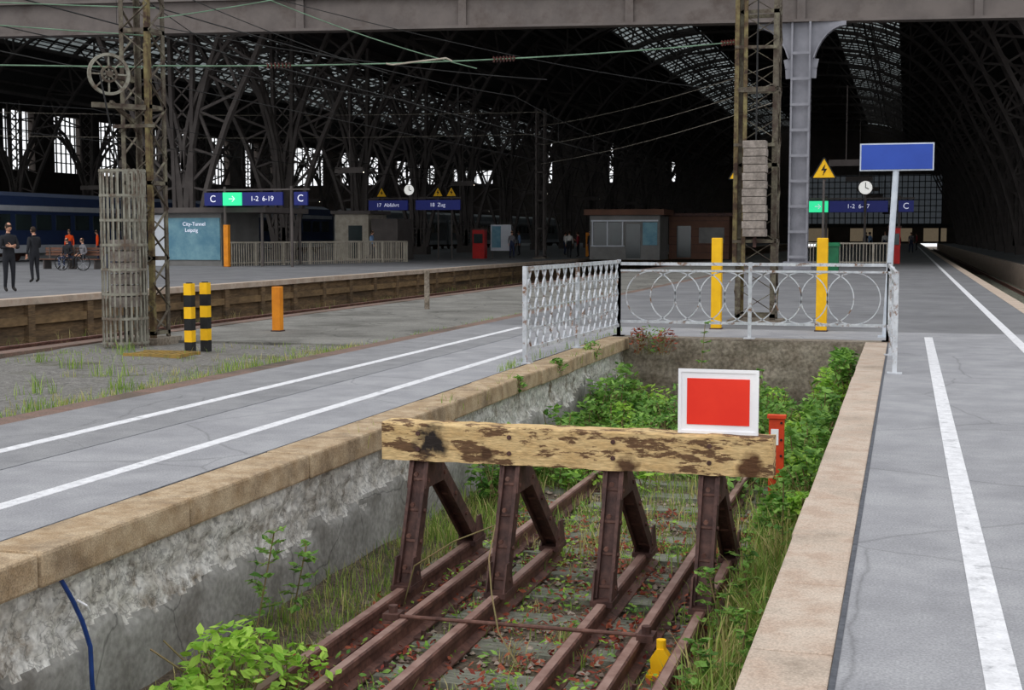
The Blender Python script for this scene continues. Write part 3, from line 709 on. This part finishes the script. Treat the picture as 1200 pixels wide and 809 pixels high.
for x in(-26,-24.8): b.cyl((x,84.05,0),(x,84.05,2.3),.05,'truss',8)
b.build('timetable_board')
b=MB(); b.box((-3.6,57.6,0),(-2.7,58.3,1.05),'bin'); b.ext([(-3.66,57.55,1.05),(-2.64,57.55,1.05),(-2.7,57.8,1.2),(-3.6,57.8,1.2)],(0,.8,0),'bin'); b.cyl((-3.5,57.6,.1),(-3.4,57.6,.1),.1,'blk',10); b.build('green_bin')
b=MB(); b.box((-.9,74,0),(-.3,74.6,1.9),'redbox'); b.box((-.85,73.95,1),(-.35,74,1.6),'glz'); b.box((-.95,73.95,1.9),(-.25,74.65,2.0),'rustd'); b.build('ticket_machine')
b=MB()
for k in range(4): b.box((-37.2,51.6+k*.13,.42),(-34.2,51.7+k*.13,.46),'kioskb')
for k in range(3): b.box((-37.2,52.15,.6+k*.13),(-34.2,52.18,.7+k*.13),'kioskb')
for x in(-37,-35.7,-34.4): b.box((x,51.65,0),(x+.06,52.2,.42),'truss'); b.box((x,52.12,.4),(x+.06,52.2,.98),'truss')
b.build('platform_bench')
b=MB()
bx,by=-34.6,49.6
for dx in(0,1.05):
    b.ring((bx+dx,by,.34),(0,1,0),.33,.03,.035,'blk',24)
    for i in range(8):
        t=math.pi*i/4; b.cyl((bx+dx,by,.34),(bx+dx+.32*math.cos(t),by,.34+.32*math.sin(t)),.004,'trainw',4)
for p_,q_ in(((0,.34),(.42,.34)),((.42,.34),(.28,.85)),((0,.34),(.3,.78)),((.3,.78),(.86,.82)),((.42,.34),(.88,.76)),((1.05,.34),(.85,.92)),((.28,.85),(.26,.92))): b.cyl((bx+p_[0],by,p_[1]),(bx+q_[0],by,q_[1]),.02,'blk',6)
b.box((bx+.15,by-.06,.92),(bx+.4,by+.06,.96),'blk'); b.bar((bx+.85,by-.25,.95),(bx+.85,by+.25,.95),.03,.03,'blk'); b.build('bicycle')
# ------------------------------------------------------------------ people
def person(name,loc,rot,top,bottom,pose='stand',h=1.76,hair='hair'):
    J={'pel':((0,0,.95),.135,.105),'sp':((0,0,1.14),.13,.1),'ch':((0,.005,1.36),.165,.115),'nk0':((0,0,1.47),.09,.08),'nk':((0,.0,1.53),.055,.055),'hb':((0,.015,1.6),.055,.06)}
    for s,n in((-1,'l'),(1,'r')):
        J['sh'+n]=((s*.175,0,1.42),.068,.068);J['el'+n]=((s*.235,-.03,1.13),.047,.047);J['wr'+n]=((s*.245,.05,.89),.03,.03);J['ha'+n]=((s*.245,.07,.82),.038,.022)
        J['hi'+n]=((s*.09,0,.88),.095,.1);J['kn'+n]=((s*.1,.02,.5),.062,.064);J['an'+n]=((s*.105,-.03,.1),.042,.046);J['to'+n]=((s*.12,.12,.035),.042,.034)
    def setj(k,p): J[k]=(p,)+J[k][1:]
    if pose=='armfold':
        for s,n in((-1,'l'),(1,'r')):
            setj('el'+n,(s*.24,.06,1.14)); setj('wr'+n,(s*.02,.2,1.18)); setj('ha'+n,(-s*.07,.19,1.2))
    if pose=='phone':
        setj('elr',(.23,.03,1.13)); setj('wrr',(.12,.25,1.2)); setj('har',(.08,.3,1.27))
    if pose=='walk':
        setj('knl',(-.1,.16,.52)); setj('anl',(-.1,.22,.1)); setj('tol',(-.1,.37,.06)); setj('knr',(.1,-.03,.5)); setj('anr',(.1,-.3,.14)); setj('tor',(.1,-.2,.04))
        setj('ell',(-.23,-.12,1.14)); setj('wrl',(-.22,-.15,.9)); setj('hal',(-.22,-.14,.82)); setj('elr',(.23,.06,1.14)); setj('wrr',(.22,.22,.95)); setj('har',(.22,.27,.89))
    if pose=='sit':
        dz=-.38
        for k in list(J):
            if k[:2] in('pe','sp','ch','nk','hb','sh','el'):
                a=J[k][0]; J[k]=((a[0],a[1],a[2]+dz),)+J[k][1:]
        for s,n in((-1,'l'),(1,'r')):
            setj('hi'+n,(s*.1,.05,.54)); setj('kn'+n,(s*.13,.46,.52)); setj('an'+n,(s*.12,.44,.1)); setj('to'+n,(s*.13,.58,.035)); setj('wr'+n,(s*.16,.24,.66)); setj('ha'+n,(s*.13,.32,.63))
    keys=list(J); idx={k:i for i,k in enumerate(keys)}
    E=[('pel','sp'),('sp','ch'),('ch','nk0'),('nk0','nk'),('nk','hb')]
    for n in'lr': E+=[('ch','sh'+n),('sh'+n,'el'+n),('el'+n,'wr'+n),('wr'+n,'ha'+n),('pel','hi'+n),('hi'+n,'kn'+n),('kn'+n,'an'+n),('an'+n,'to'+n)]
    me=bpy.data.meshes.new(name+'_sk'); me.from_pydata([J[k][0] for k in keys],[(idx[a],idx[c]) for a,c in E],[])
    ob=bpy.data.objects.new(name+'_sk',me); COL.objects.link(ob)
    sk=ob.modifiers.new('s','SKIN'); ss=ob.modifiers.new('u','SUBSURF'); ss.levels=1
    for i,k in enumerate(keys):
        d=me.skin_vertices[0].data[i]; d.radius=(J[k][1],J[k][2]); d.use_root=(k=='pel')
    dg=bpy.context.evaluated_depsgraph_get(); ev=bpy.data.meshes.new_from_object(ob.evaluated_get(dg))
    bpy.data.objects.remove(ob)
    b=MB(); V=[v.co.copy() for v in ev.vertices]
    lab={'sp':top,'ch':top,'nk0':top,'nk':'skin','hb':'skin','pel':bottom}
    for n in'lr': lab.update({'sh'+n:top,'el'+n:top,'wr'+n:'skin','ha'+n:'skin','hi'+n:bottom,'kn'+n:bottom,'an'+n:'shoe','to'+n:'shoe'})
    KP=[]
    for a,c in E:
        pa,pc=Vector(J[a][0]),Vector(J[c][0])
        for t in(0,.2,.4,.6,.8,1): 
            l=lab[a] if t<.85 else lab[c]
            if c[:2]=='wr': l=top if t<.85 else 'skin'
            if c[:2]=='an': l=bottom if t<.9 else 'shoe'
            KP.append((pa.lerp(pc,t),l))
    groups={}
    for p_ in ev.polygons:
        c=p_.center; l=min(KP,key=lambda q:(q[0]-c).length_squared)[1]; groups.setdefault(l,[]).append(tuple(p_.vertices))
    b.v+=[tuple(v) for v in V]
    for l,fs in groups.items():
        i=b.mi(l)
        for f in fs: b.f.append(f); b.m.append(i)
    hb=Vector(J['hb'][0]); hc=hb+Vector((0,.02,.08))
    b.sph(hc,.1,'skin',(.78,.95,1.2),16,12)
    vs=[];fs=[];n=16;m_=9
    for j in range(m_+1):
        ph=math.pi*.62*j/m_
        for i in range(n):
            t=2*math.pi*i/n; v=Vector((math.sin(ph)*math.cos(t)*.084,math.sin(ph)*math.sin(t)*.102,math.cos(ph)*.128)); vs.append(v)
    rt=Matrix.Rotation(math.radians(28),3,'X')
    vs=[hc+rt@v for v in vs]
    for j in range(m_):
        for i in range(n): fs.append((j*n+i,(j+1)*n+i,(j+1)*n+(i+1)%n,j*n+(i+1)%n))
    b.add(vs,fs,hair)
    b.sph(hc+Vector((0,.098,-.01)),.014,'skin',(.8,1.2,1.5),8,6)
    for s in(-1,1):
        b.sph(hc+Vector((s*.03,.086,.008)),.01,'blk',(1.2,.6,.7),8,6); b.sph(hc+Vector((s*.08,.0,-.005)),.02,'skin',(.4,.8,1.3),8,6)
    b.sph(hc+Vector((0,.088,-.052)),.018,'cred',(1.2,.4,.3),8,6)
    for n in'lr':
        w=Vector(J['wr'+n][0]);h_=Vector(J['ha'+n][0]);d=(h_-w).normalized(); side=d.cross(Vector((1,0,0)) if abs(d.x)<.8 else Vector((0,1,0))).normalized()
        cur=d.cross(side)
        for k,(of,l) in enumerate(((-.027,.07),(-.009,.082),(.009,.078),(.027,.06))):
            p0=h_+side*of; p1=p0+d*l*.5; p2=p1+(d*.8+cur*.5).normalized()*l*.5
            b.cyl(p0,p1,.009,'skin',6,.008); b.cyl(p1,p2,.008,'skin',6,.006)
        p0=h_-d*.04+side*.03; b.cyl(p0,p0+(d+side).normalized()*.05,.011,'skin',6,.009); b.cyl(p0+(d+side).normalized()*.05,p0+(d*1.4+side*.8).normalized()*.08,.009,'skin',6,.007)
    ob=b.build(name,True); s=h/1.76; ob.scale=(s,s,s); ob.location=loc; ob.rotation_euler=(0,0,rot)
    return ob
for nm,x,y,a,t_,b_,po,hh in [('standing_man',-22.9,30.5,-120,'cblack','cblack','armfold',1.8),('standing_woman',-26.6,36.7,70,'cblack','cblack','phone',1.74),
 ('seated_person',-35.9,51.9,180,'cblack','cnavy','sit',1.72),('seated_person',-35.1,51.9,160,'cgrey','cblack','sit',1.72),
 ('railway_worker',-45.5,66,200,'cor','cnavy','stand',1.8),('railway_worker',-44.2,66.8,120,'cor','cnavy','stand',1.76),
 ('walking_traveller',-30.2,73.6,-90,'cblue','cnavy','walk',1.75),('walking_traveller',-24.5,83.5,200,'cgrey','cnavy','walk',1.75),
 ('walking_traveller',-21.3,86,10,'cwhite','cblack','walk',1.75),('standing_traveller',-20.8,90,150,'cblack','cnavy','stand',1.75),
 ('standing_traveller',-21.9,91,90,'cred','cblack','phone',1.7),('walking_traveller',-1.6,110,180,'cwhite','cnavy','walk',1.75),
 ('walking_traveller',-3.4,122,0,'cblack','cnavy','walk',1.75),('standing_traveller',1.0,140,90,'cred','cblack','stand',1.7),
 ('standing_traveller',-27.6,96,120,'cblue','cblack','stand',1.75),('standing_traveller',-24.6,98,-60,'cwhite','cnavy','phone',1.7),
 ('walking_traveller',-.6,96,170,'cblack','cblack','walk',1.76),('walking_traveller',.4,118,190,'cgrey','cnavy','walk',1.74),('standing_traveller',-2.6,104,60,'cblue','cblack','stand',1.72),
 ('walking_traveller',-.9,150,0,'cblack','cnavy','walk',1.75),('walking_traveller',-40.2,74,100,'cwhite','cnavy','walk',1.72),('standing_traveller',-19.2-1.9,99,20,'cblack','cblack','stand',1.78)]:
    person(nm,(x,y,0),math.radians(a),t_,b_,po,hh)
b=MB(); b.box((-33.0,50.3,.05),(-32.5,50.7,.7),'cnavy'); b.box((-32.95,50.6,.7),(-32.55,50.64,1.0),'rustd'); b.cyl((-32.95,50.3,.05),(-32.95,50.35,.05),.05,'blk',8); b.build('suitcase',bevel=.03)
# ------------------------------------------------------------------ vegetation
def grass(b,x,y,z,h,k,n=6,sp=.05):
    for _ in range(n):
        bx=x+random.gauss(0,sp);by=y+random.gauss(0,sp);a=random.random()*6.28;hh=h*random.uniform(.5,1.2);w=.0025+hh*.009
        l=random.uniform(.1,.8)*hh; d=Vector((math.cos(a),math.sin(a),0)); s_=Vector((-d.y,d.x,0))*w
        p0=Vector((bx,by,z));p1=p0+d*l*.3+Vector((0,0,hh*.6));p2=p0+d*l+Vector((0,0,hh))
        b.add([p0-s_,p0+s_,p1+s_*.8,p1-s_*.8,p2],[(0,1,2,3),(3,2,4)],k)
def leaf(b,c,s,k,flat=.5):
    n=Vector((random.gauss(0,flat),random.gauss(0,flat),1)).normalized(); a=Vector((random.gauss(0,1),random.gauss(0,1),random.gauss(0,.3))); u=(a-n*a.dot(n)).normalized(); v=n.cross(u)
    b.add([c-u*s,c-u*s*.2+v*s*.5-n*s*.1,c+u*s*.5+v*s*.32-n*s*.05,c+u*s*1.1-n*s*.2,c+u*s*.5-v*s*.32-n*s*.05,c-u*s*.2-v*s*.5-n*s*.1],[(0,5,4,3),(0,3,2,1)],k)
def bush(b,x,y,z,r,h,n,s,k):
    for _ in range(max(3,n//14)):
        b.cyl((x+random.gauss(0,r*.25),y+random.gauss(0,r*.25),z-.02),(x+random.gauss(0,r*.5),y+random.gauss(0,r*.5),z+h*random.uniform(.5,.95)),.005,'stem',4)
    for _ in range(n):
        t=random.random()**.7; rr=r*(1-.45*abs(t-.5)*2); a=random.random()*6.28; q=math.sqrt(random.random())*rr
        leaf(b,Vector((min(-.57,x+q*math.cos(a)),min(19.3,y+q*math.sin(a)),z+h*t)),s*random.uniform(.6,1.2),k)
def plant(b,x,y,z,h,k,s=.05,lean=(0,0)):
    p0=Vector((x,y,z)); top=p0+Vector((lean[0],lean[1],h)); b.cyl(p0,top,.005,'stem',5)
    for i in range(9):
        t=.25+.75*i/8; c=p0.lerp(top,t)
        for sg in(0,1):
            a=random.random()*6.28; l=s*3*(1.1-t*.6); e=c+Vector((math.cos(a)*l,math.sin(a)*l,l*.3)); b.cyl(c,e,.002,'stem',4)
            for q in range(4): leaf(b,c.lerp(e,.3+.23*q),s*.8,k,.4)
R=random
v=MB()
for _ in range(3000):
    y=4.5+14.8*R.random()**.9
    side=R.random()
    if side<.30: x=R.uniform(-3.82,-3.35)
    elif side<.66: x=R.uniform(-1.08,-.66)
    else:
        x=R.uniform(-3.2,-1.1)
        if y<10 and R.random()<.6: continue
    h=R.uniform(.06,.17)+ (0.12 if y>10 else 0)*R.random()
    grass(v,x,y,gz(x,y)-.01,h,'grass' if R.random()<.72 else 'grassd',n=9,sp=.06)
for _ in range(430):
    x=R.uniform(-1.08,-.68);y=R.uniform(5.5,14); grass(v,x,y,gz(x,y)-.01,R.uniform(.15,.38),'grass' if R.random()<.7 else 'grassd',n=9,sp=.05)
v.build('pit_grass')
v=MB()
for _ in range(1150):
    x=R.choice([R.uniform(-2.85,-1.6),R.uniform(-2.85,-1.6),R.uniform(-3.4,-3.0),R.uniform(-1.4,-1.0)]);y=R.uniform(5.5,12)
    kk=R.choice(['leafr','leafr','leaf','leafr','leafb'])
    for k in range(8): leaf(v,Vector((x+R.gauss(0,.05),y+R.gauss(0,.05),gz(x,y)+R.uniform(.01,.09))),R.uniform(.012,.03),kk)
v.build('ground_cover_herbs')
v=MB()
for _ in range(150):
    y=R.uniform(12.5,19.0); x=R.uniform(-3.7,-.85)
    if y<14.5 and -3.0<x<-1.5 and R.random()<.7: continue
    hh=R.uniform(.22,.45)+ .15*max(0,(y-14)/5)*R.random(); bush(v,x,y,gz(x,y),R.uniform(.2,.36),hh,80,.05,'leaf' if R.random()<.75 else 'leafb')
for _ in range(34):
    y=R.uniform(11,19.0); x=R.uniform(-1.0,-.72); bush(v,x,y,gz(x,y),.22,R.uniform(.4,.9)*(.75+.3*(y-11)/8),110,.055,'leaf' if R.random()<.7 else 'leafb')
for _ in range(26):
    y=R.uniform(11,18.5); x=R.uniform(-3.75,-3.5); bush(v,x,y,gz(x,y),.18,R.uniform(.3,.75),80,.05,'leaf')
for _ in range(10): bush(v,R.uniform(-.78,-.65),R.uniform(16,19),-.3,.15,R.uniform(.3,.48),60,.055,'leaf')
v.build('pit_nettle_thicket')
v=MB(); bush(v,-3.35,6.2,-1.02,.32,.46,330,.045,'leafb'); bush(v,-3.1,6.5,-1.02,.2,.3,110,.04,'leafb'); bush(v,-3.45,5.8,-1.02,.2,.3,110,.045,'leafb'); v.build('bright_green_shrub')
v=MB()
for x,y,z,h,l in[(-3.75,7.2,-1,.7,(.1,.1)),(-3.7,7.6,-1,.55,(.12,0)),(-1.02,8.1,-1,.45,(-.1,0)),(-.9,8.6,-1,.5,(-.1,.1)),(-.85,7.4,-1,.4,(.05,0)),(-2.6,17.5,-1,1.35,(.1,0)),(-1.7,16,-1,.9,(.1,0)),(-3.0,14,-1,.8,(0,0)),(-3.3,13,-1,.7,(.1,0)),(-.8,12,-1,.8,(0,0)),(-.85,10.2,-1,.65,(0,0)),(-1.0,6.9,-1,.35,(0,0))]: plant(v,x,y,z,h,'leaf',.045,l)
v.build('weed_saplings')
v=MB(); v.tube([(-2.55,8.3,-.4),(-2.5,8.0,-.55),(-2.42,7.8,-.72),(-2.3,7.55,-.88),(-2.1,7.3,-1.0)],.005,'stem',5); v.tube([(-3.2,8.3,-1.0),(-3.1,8.25,-.7),(-2.8,8.2,-.5),(-2.55,8.3,-.4)],.005,'stem',5); v.build('bramble_stem')
v=MB()
for _ in range(650):
    y=R.uniform(6,17.4); x=-7.12-abs(R.gauss(0,.25))-.03
    grass(v,x,y,-.07,R.uniform(.04,.13),'grass' if R.random()<.6 else 'grassd',n=5,sp=.04)
for _ in range(520):
    x=R.uniform(-11,-7.3);y=R.uniform(6,17.4)
    if noise.noise(Vector((x*.8,y*.8,5)))<.0: continue
    grass(v,x,y,-.08,R.uniform(.03,.11),'grass' if R.random()<.7 else 'grassd',n=7,sp=.08)
for x,y in[(-7.4,10.2),(-7.5,11.8),(-7.4,14),(-8.5,13),(-9.9,15.6),(-7.6,9.2),(-9.3,13.5),(-10.2,14.2),(-8.2,11.3)]:
    for _ in range(5): grass(v,x+R.gauss(0,.1),y+R.gauss(0,.1),-.08,R.uniform(.13,.24),'grass',n=8,sp=.04)
for _ in range(160):
    y=R.uniform(17.5,34); grass(v,-7.14,y,-.05,R.uniform(.04,.12),'grass',n=4,sp=.02)
v.build('kerb_weeds')
v=MB()
for _ in range(600):
    y=R.uniform(18,75); x=R.choice([-15.4,-17.6,-19.6,-15.2])+R.gauss(0,.25); grass(v,x,y,-1.1,R.uniform(.1,.35),'grass' if R.random()<.5 else 'grassd',n=5,sp=.08)
v.build('trackbed_weeds')
v=MB()
for x,y,r,h,k in[(-3.5,19.15,.26,.4,'leaf'),(-3.3,19.1,.22,.35,'leafr'),(-3.7,19.1,.15,.38,'leafr'),(-3.95,17.2,.15,.25,'leaf'),(-3.9,15.2,.12,.2,'leaf'),(-3.9,13.5,.1,.16,'leaf')]: bush(v,x,y,-.2 if y>19 else -.14,r,h,100,.035,k)
for _ in range(60):
    y=R.uniform(9,19); grass(v,-3.95+R.uniform(-.02,.05),y,-.1,R.uniform(.08,.2),'grassd' if R.random()<.4 else 'grass',n=5,sp=.03)
for _ in range(50):
    y=R.uniform(14,21); grass(v,-4.27,y,0,R.uniform(.05,.14),'grass',n=4,sp=.03)
v.build('coping_weeds')
# ------------------------------------------------------------------ light
w=bpy.data.worlds.new('overcast_sky'); S.world=w; w.use_nodes=True
bg=w.node_tree.nodes['Background']; bg.inputs[0].default_value=(.95,.97,1,1); bg.inputs[1].default_value=1.22
sl=bpy.data.lights.new('soft_sun','SUN'); sl.energy=.75; sl.angle=math.radians(50); sl.color=(1,.98,.95)
so=bpy.data.objects.new('soft_sun',sl); COL.objects.link(so); so.rotation_euler=(math.radians(38),math.radians(-22),0)
# ------------------------------------------------------------------ camera
cd=bpy.data.cameras.new('camera'); cam=bpy.data.objects.new('camera',cd); COL.objects.link(cam); S.camera=cam
cd.sensor_width=36; cd.lens=36*1570/1200; cd.clip_end=1000; cd.clip_start=.05
cam.location=(0,0,1.5); cam.rotation_euler=(math.radians(90-4.68),0,math.radians(16.35))
S.view_settings.view_transform='Standard'; S.view_settings.look='None'
